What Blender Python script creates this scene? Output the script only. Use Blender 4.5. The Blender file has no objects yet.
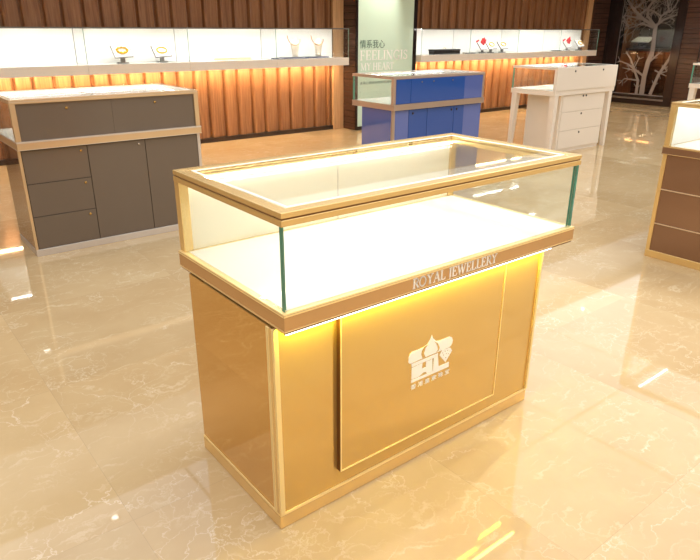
import bpy, bmesh, math, random
from mathutils import Vector, Matrix
random.seed(7)
SC = bpy.context.scene
COL = SC.collection

# ------------------------------------------------------------------ materials
def new_mat(name):
    m = bpy.data.materials.new(name); m.use_nodes = True
    nt = m.node_tree
    for n in list(nt.nodes): nt.nodes.remove(n)
    out = nt.nodes.new('ShaderNodeOutputMaterial')
    return m, nt, out
def N(nt, typ, **kw):
    n = nt.nodes.new(typ)
    for k, v in kw.items():
        if k.startswith('i_'):
            key = k[2:]
            key = int(key) if key.isdigit() else key.replace('_', ' ')
            n.inputs[key].default_value = v
        else: setattr(n, k, v)
    return n
def rgb(r, g, b):
    f = lambda c: (c/255/12.92) if c/255 <= .04045 else ((c/255+.055)/1.055)**2.4
    return (f(r), f(g), f(b), 1)
def pbr(name, col, rough=.4, metal=0, spec=.5, coat=0, noise=0, nscale=6):
    m, nt, out = new_mat(name)
    p = N(nt, 'ShaderNodeBsdfPrincipled')
    p.inputs['Roughness'].default_value = rough
    p.inputs['Metallic'].default_value = metal
    p.inputs['Specular IOR Level'].default_value = spec
    p.inputs['Coat Weight'].default_value = coat
    p.inputs['Coat Roughness'].default_value = .03
    p.inputs['Base Color'].default_value = col
    if noise:
        g = N(nt, 'ShaderNodeNewGeometry')
        t = N(nt, 'ShaderNodeTexNoise'); t.inputs['Scale'].default_value = nscale; t.inputs['Detail'].default_value = 4
        nt.links.new(g.outputs['Position'], t.inputs['Vector'])
        mx = N(nt, 'ShaderNodeMix', data_type='RGBA')
        mx.inputs['A'].default_value = tuple(c*(1-noise) for c in col[:3])+(1,)
        mx.inputs['B'].default_value = tuple(min(1, c*(1+noise)) for c in col[:3])+(1,)
        nt.links.new(t.outputs['Fac'], mx.inputs['Factor'])
        nt.links.new(mx.outputs['Result'], p.inputs['Base Color'])
    nt.links.new(p.outputs[0], out.inputs[0])
    return m
def emit(name, col, s):
    m, nt, out = new_mat(name)
    e = N(nt, 'ShaderNodeEmission'); e.inputs[0].default_value = col; e.inputs[1].default_value = s
    nt.links.new(e.outputs[0], out.inputs[0]); return m
def glass(name, tint, refl=1.0):
    m, nt, out = new_mat(name)
    lw = N(nt, 'ShaderNodeLayerWeight'); lw.inputs['Blend'].default_value = .5
    pw = N(nt, 'ShaderNodeMath', operation='POWER'); pw.inputs[1].default_value = 5
    mu = N(nt, 'ShaderNodeMath', operation='MULTIPLY_ADD'); mu.inputs[1].default_value = .9*refl; mu.inputs[2].default_value = .035*refl
    tr = N(nt, 'ShaderNodeBsdfTransparent'); tr.inputs[0].default_value = tint
    gl = N(nt, 'ShaderNodeBsdfGlossy'); gl.inputs['Roughness'].default_value = .0
    mx = N(nt, 'ShaderNodeMixShader')
    nt.links.new(lw.outputs['Facing'], pw.inputs[0]); nt.links.new(pw.outputs[0], mu.inputs[0])
    nt.links.new(mu.outputs[0], mx.inputs[0]); nt.links.new(tr.outputs[0], mx.inputs[1]); nt.links.new(gl.outputs[0], mx.inputs[2])
    nt.links.new(mx.outputs[0], out.inputs[0]); return m

def marble(name):
    m, nt, out = new_mat(name); L = nt.links.new
    g = N(nt, 'ShaderNodeNewGeometry')
    sc = N(nt, 'ShaderNodeVectorMath', operation='MULTIPLY'); sc.inputs[1].default_value = (1/.9, 1/.9, 0)
    ad = N(nt, 'ShaderNodeVectorMath', operation='ADD'); ad.inputs[1].default_value = (.37, .62, 0)
    fl = N(nt, 'ShaderNodeVectorMath', operation='FLOOR')
    L(g.outputs['Position'], sc.inputs[0]); L(sc.outputs[0], ad.inputs[0]); L(ad.outputs[0], fl.inputs[0])
    wn = N(nt, 'ShaderNodeTexWhiteNoise', noise_dimensions='3D'); L(fl.outputs[0], wn.inputs['Vector'])
    off = N(nt, 'ShaderNodeVectorMath', operation='SCALE'); off.inputs['Scale'].default_value = 7
    L(wn.outputs['Color'], off.inputs[0])
    pos = N(nt, 'ShaderNodeVectorMath', operation='ADD'); L(g.outputs['Position'], pos.inputs[0]); L(off.outputs[0], pos.inputs[1])
    # distortion
    nz = N(nt, 'ShaderNodeTexNoise'); nz.inputs['Scale'].default_value = 3.2; nz.inputs['Detail'].default_value = 6; nz.inputs['Roughness'].default_value = .6
    L(pos.outputs[0], nz.inputs['Vector'])
    dsc = N(nt, 'ShaderNodeVectorMath', operation='SCALE'); dsc.inputs['Scale'].default_value = .42
    L(nz.outputs['Color'], dsc.inputs[0])
    dp = N(nt, 'ShaderNodeVectorMath', operation='ADD'); L(pos.outputs[0], dp.inputs[0]); L(dsc.outputs[0], dp.inputs[1])
    def vein(scale, width, lo, hi, seed):
        v = N(nt, 'ShaderNodeTexVoronoi', feature='DISTANCE_TO_EDGE'); v.inputs['Scale'].default_value = scale
        L(dp.outputs[0], v.inputs['Vector'])
        r = N(nt, 'ShaderNodeMapRange'); r.inputs['From Min'].default_value = 0; r.inputs['From Max'].default_value = width
        r.inputs['To Min'].default_value = 1; r.inputs['To Max'].default_value = 0; L(v.outputs['Distance'], r.inputs['Value'])
        mk = N(nt, 'ShaderNodeTexNoise'); mk.inputs['Scale'].default_value = 2.3; mk.inputs['Detail'].default_value = 3
        a = N(nt, 'ShaderNodeVectorMath', operation='ADD'); a.inputs[1].default_value = (seed, seed*2, seed); L(pos.outputs[0], a.inputs[0]); L(a.outputs[0], mk.inputs['Vector'])
        r2 = N(nt, 'ShaderNodeMapRange'); r2.inputs['From Min'].default_value = lo; r2.inputs['From Max'].default_value = hi; L(mk.outputs['Fac'], r2.inputs['Value'])
        mu = N(nt, 'ShaderNodeMath', operation='MULTIPLY'); L(r.outputs[0], mu.inputs[0]); L(r2.outputs[0], mu.inputs[1])
        return mu
    v1 = vein(3.6, .012, .48, .66, 3.1); v2 = vein(9.0, .026, .48, .66, 9.7)
    vm = N(nt, 'ShaderNodeMath', operation='MAXIMUM'); L(v1.outputs[0], vm.inputs[0]); L(v2.outputs[0], vm.inputs[1])
    # streaky flecks
    mp = N(nt, 'ShaderNodeMapping'); mp.inputs['Scale'].default_value = (3, 18, 1); mp.inputs['Rotation'].default_value = (0, 0, .6)
    L(dp.outputs[0], mp.inputs['Vector'])
    fk = N(nt, 'ShaderNodeTexNoise'); fk.inputs['Scale'].default_value = 2.2; fk.inputs['Detail'].default_value = 5; L(mp.outputs[0], fk.inputs['Vector'])
    fr = N(nt, 'ShaderNodeMapRange'); fr.inputs['From Min'].default_value = .58; fr.inputs['From Max'].default_value = .75; L(fk.outputs['Fac'], fr.inputs['Value'])
    base = N(nt, 'ShaderNodeMix', data_type='RGBA')
    base.inputs['A'].default_value = MARBLE_A; base.inputs['B'].default_value = MARBLE_B
    cl = N(nt, 'ShaderNodeTexNoise'); cl.inputs['Scale'].default_value = 1.3; cl.inputs['Detail'].default_value = 8; cl.inputs['Roughness'].default_value = .6
    L(pos.outputs[0], cl.inputs['Vector'])
    cr = N(nt, 'ShaderNodeMapRange'); cr.inputs['From Min'].default_value = .3; cr.inputs['From Max'].default_value = .7; L(cl.outputs['Fac'], cr.inputs['Value'])
    L(cr.outputs[0], base.inputs['Factor'])
    b2 = N(nt, 'ShaderNodeMix', data_type='RGBA'); b2.inputs['B'].default_value = MARBLE_F
    fm = N(nt, 'ShaderNodeMath', operation='MULTIPLY'); fm.inputs[1].default_value = .5; L(fr.outputs[0], fm.inputs[0])
    L(fm.outputs[0], b2.inputs['Factor']); L(base.outputs['Result'], b2.inputs['A'])
    b3 = N(nt, 'ShaderNodeMix', data_type='RGBA'); b3.inputs['B'].default_value = MARBLE_V
    vmm = N(nt, 'ShaderNodeMath', operation='MULTIPLY'); vmm.inputs[1].default_value = .45; L(vm.outputs[0], vmm.inputs[0])
    L(vmm.outputs[0], b3.inputs['Factor']); L(b2.outputs['Result'], b3.inputs['A'])
    # tile tone and joint
    tv = N(nt, 'ShaderNodeMapRange'); tv.inputs['To Min'].default_value = .93; tv.inputs['To Max'].default_value = 1.05; L(wn.outputs['Value'], tv.inputs['Value'])
    fr_ = N(nt, 'ShaderNodeVectorMath', operation='FRACTION'); L(ad.outputs[0], fr_.inputs[0])
    sp = N(nt, 'ShaderNodeSeparateXYZ'); L(fr_.outputs[0], sp.inputs[0])
    mn = N(nt, 'ShaderNodeMath', operation='MINIMUM'); L(sp.outputs[0], mn.inputs[0]); L(sp.outputs[1], mn.inputs[1])
    jt = N(nt, 'ShaderNodeMath', operation='LESS_THAN'); jt.inputs[1].default_value = .0022; L(mn.outputs[0], jt.inputs[0])
    jm = N(nt, 'ShaderNodeMath', operation='MULTIPLY_ADD'); jm.inputs[1].default_value = -.12; jm.inputs[2].default_value = 1; L(jt.outputs[0], jm.inputs[0])
    tm = N(nt, 'ShaderNodeMath', operation='MULTIPLY'); L(tv.outputs[0], tm.inputs[0]); L(jm.outputs[0], tm.inputs[1])
    fin = N(nt, 'ShaderNodeVectorMath', operation='SCALE'); L(b3.outputs['Result'], fin.inputs[0]); L(tm.outputs[0], fin.inputs['Scale'])
    p = N(nt, 'ShaderNodeBsdfPrincipled'); p.inputs['Roughness'].default_value = .035; p.inputs['Specular IOR Level'].default_value = FLOOR_SPEC
    L(fin.outputs[0], p.inputs['Base Color']); L(p.outputs[0], out.inputs[0])
    return m
def wood(name, a, b, scale=1, vertical=True, rough=.35, lines=0):
    m, nt, out = new_mat(name); L = nt.links.new
    g = N(nt, 'ShaderNodeNewGeometry')
    mp = N(nt, 'ShaderNodeMapping')
    mp.inputs['Scale'].default_value = (28*scale, 28*scale, 1.2*scale) if vertical else (1.2*scale, 1.2*scale, 28*scale)
    L(g.outputs['Position'], mp.inputs['Vector'])
    t = N(nt, 'ShaderNodeTexNoise'); t.inputs['Scale'].default_value = 1.5; t.inputs['Detail'].default_value = 8; t.inputs['Roughness'].default_value = .7; t.inputs['Distortion'].default_value = .6
    L(mp.outputs[0], t.inputs['Vector'])
    r = N(nt, 'ShaderNodeMapRange'); r.inputs['From Min'].default_value = .35; r.inputs['From Max'].default_value = .65; L(t.outputs['Fac'], r.inputs['Value'])
    mx = N(nt, 'ShaderNodeMix', data_type='RGBA'); mx.inputs['A'].default_value = a; mx.inputs['B'].default_value = b
    L(r.outputs[0], mx.inputs['Factor'])
    src = mx.outputs['Result']
    if lines:
        s = N(nt, 'ShaderNodeSeparateXYZ'); L(g.outputs['Position'], s.inputs[0])
        d = N(nt, 'ShaderNodeMath', operation='MULTIPLY'); d.inputs[1].default_value = 1/lines; L(s.outputs[2], d.inputs[0])
        f = N(nt, 'ShaderNodeMath', operation='FRACT'); L(d.outputs[0], f.inputs[0])
        lt = N(nt, 'ShaderNodeMath', operation='LESS_THAN'); lt.inputs[1].default_value = .09; L(f.outputs[0], lt.inputs[0])
        dk = N(nt, 'ShaderNodeMix', data_type='RGBA'); dk.inputs['B'].default_value = tuple(c*.35 for c in a[:3])+(1,)
        L(lt.outputs[0], dk.inputs['Factor']); L(src, dk.inputs['A']); src = dk.outputs['Result']
    p = N(nt, 'ShaderNodeBsdfPrincipled'); p.inputs['Roughness'].default_value = rough; L(src, p.inputs['Base Color']); L(p.outputs[0], out.inputs[0])
    return m

MARBLE_A = rgb(192, 162, 118); MARBLE_B = rgb(210, 184, 142); MARBLE_F = rgb(228, 210, 178); MARBLE_V = rgb(246, 236, 214)
FLOOR_SPEC = .55
M = dict(
    marble=marble('beige_marble'),
    wood=wood('walnut_slats', rgb(128, 82, 50), rgb(168, 120, 80), rough=.45),
    wood_end=wood('pale_oak_edge', rgb(196, 150, 104), rgb(222, 178, 130), rough=.5),
    dark_wood=wood('dark_walnut', rgb(62, 40, 32), rgb(84, 56, 44), vertical=False, rough=.25, lines=.085),
    dark_frame=pbr('black_brown_lacquer', rgb(38, 26, 24), .2),
    skirting=pbr('dark_brown_skirting', rgb(50, 34, 26), .3),
    plaster=pbr('white_plaster', rgb(238, 236, 230), .7, noise=.02),
    fill_panel=emit('added_ceiling_fill', (1, .995, .985, 1), 1.5),
    cream_wall=pbr('cream_wall', rgb(222, 208, 186), .6),
    tube=emit('white_tube', (1, .98, .94, 1), 14),
    led_white=emit('white_led', (1, .98, .95, 1), 20),
    led_case=emit('display_led', (1, .98, .95, 1), 36),
    led_warm=emit('warm_led', (1, .72, .40, 1), 90),
    led_yellow=emit('yellow_led', (1, .90, .08, 1), 150),
    led_lemon=emit('lemon_led', (1, .88, .12, 1), 34),
    led_mid=emit('mid_led', (1, .93, .6, 1), 12),
    led_dim=emit('dim_led', (1, .97, .93, 1), 5),
    led_ember=emit('ember_led', (1, .40, .12, 1), 14),
    glass_soft=glass('partition_glass', (.97, .975, .975, 1), .12),
    led_gold=emit('gold_case_led', (1, .96, .86, 1), 17),
    glass=glass('clear_glass', (.97, .985, .975, 1)),
    glass_edge=pbr('green_glass_edge', rgb(70, 140, 118), .15, spec=.8),
    gold=pbr('satin_gold', rgb(242, 208, 142), .22, metal=.65),
    gold_dark=pbr('dark_gold_groove', rgb(110, 70, 34), .4, metal=.5),
    gold_bar=pbr('bronze_gold_band', rgb(210, 168, 116), .25, metal=.6, noise=.04),
    gold_panel=pbr('gold_mirror_glass', rgb(220, 184, 112), .012, metal=.66),
    gold_side=pbr('gold_mirror_side', rgb(220, 176, 104), .012, metal=.78),
    gold_line=pbr('bright_gold_line', rgb(252, 224, 158), .25, metal=.25),
    white_gloss=pbr('white_lacquer', rgb(246, 243, 236), .12, coat=.3),
    white_board=pbr('white_board', rgb(244, 242, 238), .5),
    shelf_beige=pbr('beige_shelf_edge', rgb(236, 226, 212), .3),
    inner_cream=pbr('cream_liner', rgb(250, 242, 218), .3),
    taupe=pbr('taupe_lacquer', rgb(112, 98, 85), .16, noise=.03),
    taupe_dark=pbr('taupe_gap', rgb(42, 32, 26), .4),
    beige_metal=pbr('champagne_frame', rgb(222, 192, 150), .25, metal=.45),
    silver=pbr('pale_metal', rgb(214, 204, 194), .25, metal=.4),
    blue=pbr('blue_lacquer', rgb(44, 84, 160), .05, coat=.6, spec=.7),
    blue_reflect=pbr('blue_painted_reflection', rgb(108, 128, 204), .03, metal=.35, coat=1),  # paler base colour paints in the reflections on the blue sides
    blue_gap=pbr('blue_gap', rgb(14, 26, 60), .4),
    blue_frame=pbr('rose_metal', rgb(190, 168, 150), .28, metal=.5),
    ivory=pbr('ivory_lacquer', rgb(232, 220, 204), .2, coat=.3),
    ivory_gap=pbr('ivory_gap', rgb(176, 156, 132), .5),
    brown_glass=pbr('brown_mirror_glass', rgb(142, 106, 80), .03, metal=.5, coat=.6),
    pale_line=pbr('pale_line', rgb(214, 190, 158), .35, metal=.3),
    chrome=pbr('chrome', rgb(200, 196, 190), .2, metal=1),
    brass=pbr('brass', rgb(200, 160, 90), .25, metal=.9),
    black=pbr('black_plastic', rgb(30, 26, 26), .3),
    white_paint=pbr('white_print', rgb(255, 253, 246), .5),
    green_board=pbr('mint_board', rgb(206, 228, 208), .3),
    green_ink=pbr('dark_green_ink', rgb(38, 84, 66), .5),
    pale_ink=pbr('pale_ink', rgb(252, 253, 246), .5),
    grey_metal=pbr('grey_stand', rgb(120, 116, 112), .3, metal=.5),
    gold_jewel=pbr('yellow_gold', rgb(214, 166, 30), .3, metal=.4),
    rose_jewel=pbr('rose_gold', rgb(206, 150, 96), .2, metal=.6),
    red=pbr('red_petal', rgb(200, 34, 40), .5),
    navy=pbr('navy_tray', rgb(60, 66, 92), .4),
    bust=pbr('cream_bust', rgb(226, 214, 196), .6),
    smoke=pbr('smoked_wall', rgb(58, 56, 58), .35),
    lattice=pbr('pewter_lattice', rgb(136, 130, 128), .3, metal=.2),
    dull_glass=glass('smoked_glass', (.86, .86, .88, 1), 1.2),
)

# ------------------------------------------------------------------ mesh builder
class MB:
    def __init__(s): s.bm = bmesh.new(); s.mats = []
    def mi(s, m):
        if m not in s.mats: s.mats.append(m)
        return s.mats.index(m)
    def box(s, x0, x1, y0, y1, z0, z1, m, bev=0, mats=None):
        x0, x1 = min(x0, x1), max(x0, x1); y0, y1 = min(y0, y1), max(y0, y1); z0, z1 = min(z0, z1), max(z0, z1)
        b = bmesh.new(); bmesh.ops.create_cube(b, size=1)
        for v in b.verts: v.co = Vector(((x0+x1)/2+v.co.x*(x1-x0), (y0+y1)/2+v.co.y*(y1-y0), (z0+z1)/2+v.co.z*(z1-z0)))
        k = s.mi(m)
        for f in b.faces:
            f.material_index = k
            if mats:
                n = f.normal; f.normal_update(); n = f.normal
                for ax, mm in mats.items():
                    d = {'x': 0, 'y': 1, 'z': 2}[ax[1]]; sg = 1 if ax[0] == '+' else -1
                    if n[d]*sg > .9: f.material_index = s.mi(mm)
        if bev: bmesh.ops.bevel(b, geom=list(b.edges), offset=bev, segments=2, affect='EDGES', profile=.5)
        s.add(b)
        return s
    def add(s, b, mat=None):
        me = bpy.data.meshes.new('t'); b.to_mesh(me); b.free()
        if mat: me.transform(mat)
        s.bm.from_mesh(me); bpy.data.meshes.remove(me)
    def prism(s, pts, axis, a, b_, m):
        """polygon in the plane across axis ('x': pts are y,z; 'y': x,z; 'z': x,y), from a to b_"""
        b = bmesh.new(); k = s.mi(m)
        mk = {'x': lambda p, t: (t, p[0], p[1]), 'y': lambda p, t: (p[0], t, p[1]), 'z': lambda p, t: (p[0], p[1], t)}[axis]
        v0 = [b.verts.new(mk(p, a)) for p in pts]; v1 = [b.verts.new(mk(p, b_)) for p in pts]
        n = len(pts)
        fs = [b.faces.new(v0), b.faces.new(v1[::-1])]
        for i in range(n): fs.append(b.faces.new((v0[i], v1[i], v1[(i+1) % n], v0[(i+1) % n])))
        for f in fs: f.material_index = k
        bmesh.ops.recalc_face_normals(b, faces=b.faces)
        s.add(b); return s
    def quad8(s, lo, hi, m):
        """hexahedron from 4 bottom and 4 top corners"""
        b = bmesh.new(); k = s.mi(m)
        v = [b.verts.new(p) for p in lo]+[b.verts.new(p) for p in hi]
        for f in ((3, 2, 1, 0), (4, 5, 6, 7), (0, 1, 5, 4), (1, 2, 6, 5), (2, 3, 7, 6), (3, 0, 4, 7)):
            b.faces.new([v[i] for i in f]).material_index = k
        bmesh.ops.recalc_face_normals(b, faces=b.faces)
        s.add(b); return s
    def lathe(s, cx, cy, prof, m, seg=20, mat=None):
        b = bmesh.new(); k = s.mi(m); rings = []
        for r, z in prof: rings.append([b.verts.new((cx+r*math.cos(2*math.pi*i/seg), cy+r*math.sin(2*math.pi*i/seg), z)) for i in range(seg)])
        for a, c in zip(rings, rings[1:]):
            for i in range(seg): b.faces.new((a[i], a[(i+1) % seg], c[(i+1) % seg], c[i])).smooth = True
        b.faces.new(rings[0][::-1]); b.faces.new(rings[-1])
        for f in b.faces: f.material_index = k
        bmesh.ops.recalc_face_normals(b, faces=b.faces)
        s.add(b, mat); return s
    def tube(s, pts, r, m, seg=8):
        b = bmesh.new(); k = s.mi(m); rings = []
        pts = [Vector(p) for p in pts]
        rr = r if isinstance(r, (list, tuple)) else [r]*len(pts)
        for i, p in enumerate(pts):
            d = (pts[min(i+1, len(pts)-1)]-pts[max(i-1, 0)]).normalized()
            u = d.orthogonal().normalized() if i == 0 else (pu - d*pu.dot(d)).normalized()
            pu = u; w = d.cross(u)
            rings.append([b.verts.new(p+rr[i]*(math.cos(2*math.pi*j/seg)*u+math.sin(2*math.pi*j/seg)*w)) for j in range(seg)])
        for a, c in zip(rings, rings[1:]):
            for i in range(seg): b.faces.new((a[i], a[(i+1) % seg], c[(i+1) % seg], c[i])).smooth = True
        b.faces.new(rings[0][::-1]); b.faces.new(rings[-1])
        for f in b.faces: f.material_index = k
        bmesh.ops.recalc_face_normals(b, faces=b.faces)
        s.add(b); return s
    def build(s, name, parent=None, loc=None, tagd=None):
        me = bpy.data.meshes.new(name)
        o = bpy.data.objects.new(name, me); COL.objects.link(o)
        off = Vector((0, 0, 0))
        if parent is not None:
            o.parent = parent; off = wloc(parent)
        elif loc is not None: off = Vector(loc); o.location = off
        for v in s.bm.verts: v.co -= off
        s.bm.to_mesh(me); s.bm.free()
        for m in s.mats: me.materials.append(m)
        if tagd: tag(o, **tagd)
        return o
def wloc(o):
    v = Vector((0, 0, 0))
    while o is not None: v += Vector(o.location); o = o.parent
    return v
def tag(o, label=None, cat=None, group=None, kind=None):
    if label: o['label'] = label
    if cat: o['category'] = cat
    if group: o['group'] = group
    if kind: o['kind'] = kind
    return o
def empty(name, loc, label, cat, group=None):
    o = bpy.data.objects.new(name, None); COL.objects.link(o); o.location = loc; o.empty_display_size = .1
    return tag(o, label, cat, group)
def struct(mb, name, loc=None): return mb.build(name, loc=loc, tagd=dict(kind='structure'))
def copy_tree(o, loc, label=None, group=None):
    def rec(s, p):
        c = s.copy(); COL.objects.link(c); c.parent = p
        for ch in s.children: rec(ch, c)
        return c
    c = rec(o, None); c.location = loc
    if label: c['label'] = label
    if group: c['group'] = group
    return c

# ------------------------------------------------------------------ lettering (serif capitals drawn as strokes)
TK, TN = .15, .06
def arc(cx, cy, rx, ry, a0, a1, n=14): return [(cx+rx*math.cos(math.radians(a0+(a1-a0)*i/n)), cy+ry*math.sin(math.radians(a0+(a1-a0)*i/n))) for i in range(n+1)]
def sf(x, y, w=.26): return ([(x-w/2, y), (x+w/2, y)], TN)
GL = {
 'R': (.68, [([(.16, 0), (.16, 1)], TK), sf(.16, .03), ([(.05, .97), (.34, .97)], TN), (arc(.34, .735, .2, .235, 90, -90), .12), ([(.16, .5), (.34, .5)], TN), ([(.36, .5), (.62, 0)], TK), sf(.62, .03, .2)]),
 'O': (.84, [(arc(.4, .5, .32, .47, 0, 360, 28), .12)]),
 'Y': (.74, [([(.12, 1), (.38, .5)], TK), ([(.62, 1), (.38, .5)], TN), ([(.37, .52), (.37, 0)], TK), sf(.37, .03), sf(.12, .97, .24), sf(.62, .97, .22)]),
 'A': (.78, [([(.1, 0), (.38, 1)], TN), ([(.38, 1), (.66, 0)], TK), ([(.2, .36), (.54, .36)], TN), sf(.1, .03, .22), sf(.66, .03, .26)]),
 'L': (.62, [([(.16, 0), (.16, 1)], TK), sf(.16, .97), ([(.04, .03), (.54, .03)], TN), ([(.54, 0), (.56, .24)], TN)]),
 'J': (.42, [([(.24, 1), (.24, .08)], TK), sf(.24, .97), (arc(.1, .06, .14, .26, 0, -110, 8), .08)]),
 'E': (.64, [([(.16, 0), (.16, 1)], TK), ([(.04, .97), (.52, .97)], TN), ([(.04, .03), (.55, .03)], TN), ([(.16, .52), (.42, .52)], TN), ([(.52, 1), (.53, .78)], TN), ([(.55, 0), (.57, .24)], TN), ([(.42, .62), (.42, .42)], TN)]),
 'F': (.6, [([(.16, 0), (.16, 1)], TK), ([(.04, .97), (.52, .97)], TN), sf(.16, .03), ([(.16, .5), (.42, .5)], TN), ([(.52, 1), (.53, .76)], TN), ([(.42, .6), (.42, .4)], TN)]),
 'W': (1.06, [([(.1, 1), (.32, 0)], TK), ([(.32, 0), (.52, .9)], TN), ([(.48, 1), (.72, 0)], TK), ([(.72, 0), (.94, 1)], TN), sf(.1, .97, .22), sf(.5, .97, .2), sf(.94, .97, .2)]),
 'I': (.34, [([(.17, 0), (.17, 1)], TK), sf(.17, .97), sf(.17, .03)]),
 'N': (.82, [([(.14, 0), (.14, 1)], TN), ([(.12, 1), (.66, 0)], TK), ([(.66, 0), (.66, 1)], TN), sf(.12, .97, .2), sf(.66, .97, .22), sf(.14, .03, .22)]),
 'G': (.8, [(arc(.42, .5, .34, .47, 42, 318, 22), .12), ([(.66, .03), (.66, .42)], TK), sf(.66, .42), ([(.67, .98), (.67, .74)], TN)]),
 'S': (.56, [([(.46, .78), (.42, .92), (.27, .97), (.12, .88), (.1, .72), (.2, .6), (.36, .48), (.48, .34), (.46, .14), (.3, .03), (.14, .06), (.08, .24)], .1), ([(.46, 1), (.46, .76)], TN), ([(.08, .26), (.08, 0)], TN)]),
 'M': (.98, [([(.14, 0), (.14, 1)], TN), ([(.14, 1), (.46, .04)], TK), ([(.46, .04), (.8, 1)], TN), ([(.8, 0), (.8, 1)], TK), sf(.12, .97, .2), sf(.14, .03, .22), sf(.82, .97, .2), sf(.8, .03)]),
 'H': (.84, [([(.16, 0), (.16, 1)], TK), ([(.66, 0), (.66, 1)], TK), ([(.16, .5), (.66, .5)], TN), sf(.16, .97), sf(.16, .03), sf(.66, .97), sf(.66, .03)]),
 'T': (.66, [([(.33, 0), (.33, 1)], TK), ([(.04, .97), (.62, .97)], TN), sf(.33, .03), ([(.04, 1), (.04, .76)], TN), ([(.62, 1), (.62, .76)], TN)]),
 ' ': (.3, [])}
def text_width(t): return sum(GL[c][0] for c in t)
def lettering(mb, t, x0, x1, y, z, h, m, th=.0015, wmul=1):
    """capitals standing in the plane y, reading along +x, facing -y"""
    sx = (x1-x0)/text_width(t); cx = x0
    for ch in t:
        w, strokes = GL[ch]
        for pts, wd in strokes:
            for a, b in zip(pts, pts[1:]):
                A = Vector((cx+a[0]*sx, z+a[1]*h)); B = Vector((cx+b[0]*sx, z+b[1]*h))
                d = B-A
                if d.length < 1e-6: continue
                d.normalize(); n = Vector((-d.y, d.x))*wd*wmul*min(sx, h)*.5
                e = d*wd*.12*min(sx, h)
                q = [A-n-e, B-n+e, B+n+e, A+n-e]
                mb.prism([(p.x, p.y) for p in q], 'y', y-th, y+.0005, m)
        cx += w*sx
def text_mesh(mb, body, x0, x1, y, z, h, m, th=.002):
    """sans / CJK text from the built-in font, converted to a mesh and fitted to x0..x1 and height h"""
    cu = bpy.data.curves.new('t', 'FONT'); cu.body = body; cu.extrude = .001; cu.resolution_u = 3
    o = bpy.data.objects.new('t', cu); COL.objects.link(o)
    bpy.context.view_layer.update()
    dg = bpy.context.evaluated_depsgraph_get()
    me = bpy.data.meshes.new_from_object(o.evaluated_get(dg))
    xs = [v.co.x for v in me.vertices]; ys = [v.co.y for v in me.vertices]
    if xs:
        a, b = min(xs), max(xs); c, d = min(ys), max(ys)
        for v in me.vertices:
            X = x0+(v.co.x-a)/(b-a)*(x1-x0); Z = z+(v.co.y-c)/(d-c)*h; Y = y-(th if v.co.z > 0 else -.0005)
            v.co = (X, Y, Z)
        bb = bmesh.new(); bb.from_mesh(me); k = mb.mi(m)
        for f in bb.faces: f.material_index = k
        mb.add(bb)
    bpy.data.objects.remove(o); bpy.data.curves.remove(cu); bpy.data.meshes.remove(me)

# ------------------------------------------------------------------ room
BW = 6.2; RW = 11.4; CH = 3.0
b = MB(); b.box(-5, 13.2, -6, BW+.3, -.1, 0, M['marble']); struct(b, 'floor')
b = MB(); b.box(-5, RW+.05, -6, BW+.3, CH, CH+.12, M['plaster'])
for i in range(7):
    for j in range(5):
        x = -2.6+i*1.95; y = -5.9+j*2.02
        b.box(x, x+1.92, y, y+1.99, CH-.012, CH+.001, M['plaster'], mats={'-z': M['fill_panel']})  # unseen glowing undersides, added as soft fill for the whole room
struct(b, 'ceiling')
b = MB(); b.box(-5, RW+.05, 4.4, BW, 2.25, CH-.002, M['plaster']); struct(b, 'trim_1')          # unseen lowered ceiling band, deepened to shade the upper back wall
b = MB(); b.box(-5, RW+1.9, BW+.06, BW+.3, 0, CH, M['wood']); struct(b, 'wall_back')
b = MB(); b.box(-5.15, -5, -6, BW+.3, 0, CH, M['cream_wall']); struct(b, 'wall_left')
b = MB(); b.box(-5, RW, -6.15, -6, 0, CH, M['cream_wall']); struct(b, 'wall_front')
def panelling(x0, x1, name):
    mb = MB(); x = x0; pts = []
    pitch = .212; k = 0
    while x < x1-.01:
        w = min(pitch*(1.0 if k % 2 == 0 else .86), x1-x)
        pts += [(x, BW-.028), (x+w*.12, BW-.036), (x+w*.80, BW-.008), (x+w*.88, BW+.02), (x+w*.94, BW+.02)]
        x += w; k += 1
    pts += [(x1, BW-.02), (x1, BW+.058), (x0, BW+.058)]
    mb.prism(pts, 'z', .055, 2.249, M['wood']); struct(mb, name)
panelling(-5, 4.74, 'trim_2'); panelling(6.032, 10.72, 'trim_3')
b = MB(); b.box(4.742, 4.92, BW-.06, BW+.058, .002, 2.249, M['wood_end'], .003); struct(b, 'trim_4')
b = MB(); b.box(10.722, 10.86, BW-.06, BW+.058, .002, 2.249, M['wood_end'], .003); struct(b, 'trim_5')
b = MB(); b.box(4.922, 6.03, 5.885, BW+.058, .002, 2.249, M['dark_wood'], .003); struct(b, 'trim_6')
b = MB(); b.box(10.862, RW, BW-.09, BW+.058, .002, 2.249, M['dark_wood'], .003); struct(b, 'trim_7')
b = MB(); b.box(-5, 4.74, BW-.05, BW-.038, .001, .055, M['skirting']); b.box(6.032, 10.72, BW-.05, BW-.038, .001, .055, M['skirting'])
b.box(-5, 4.74, BW-.04, BW+.05, .001, .0545, M['skirting']); b.box(6.032, 10.72, BW-.04, BW+.05, .001, .0545, M['skirting'])
struct(b, 'baseboard_back')
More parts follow.
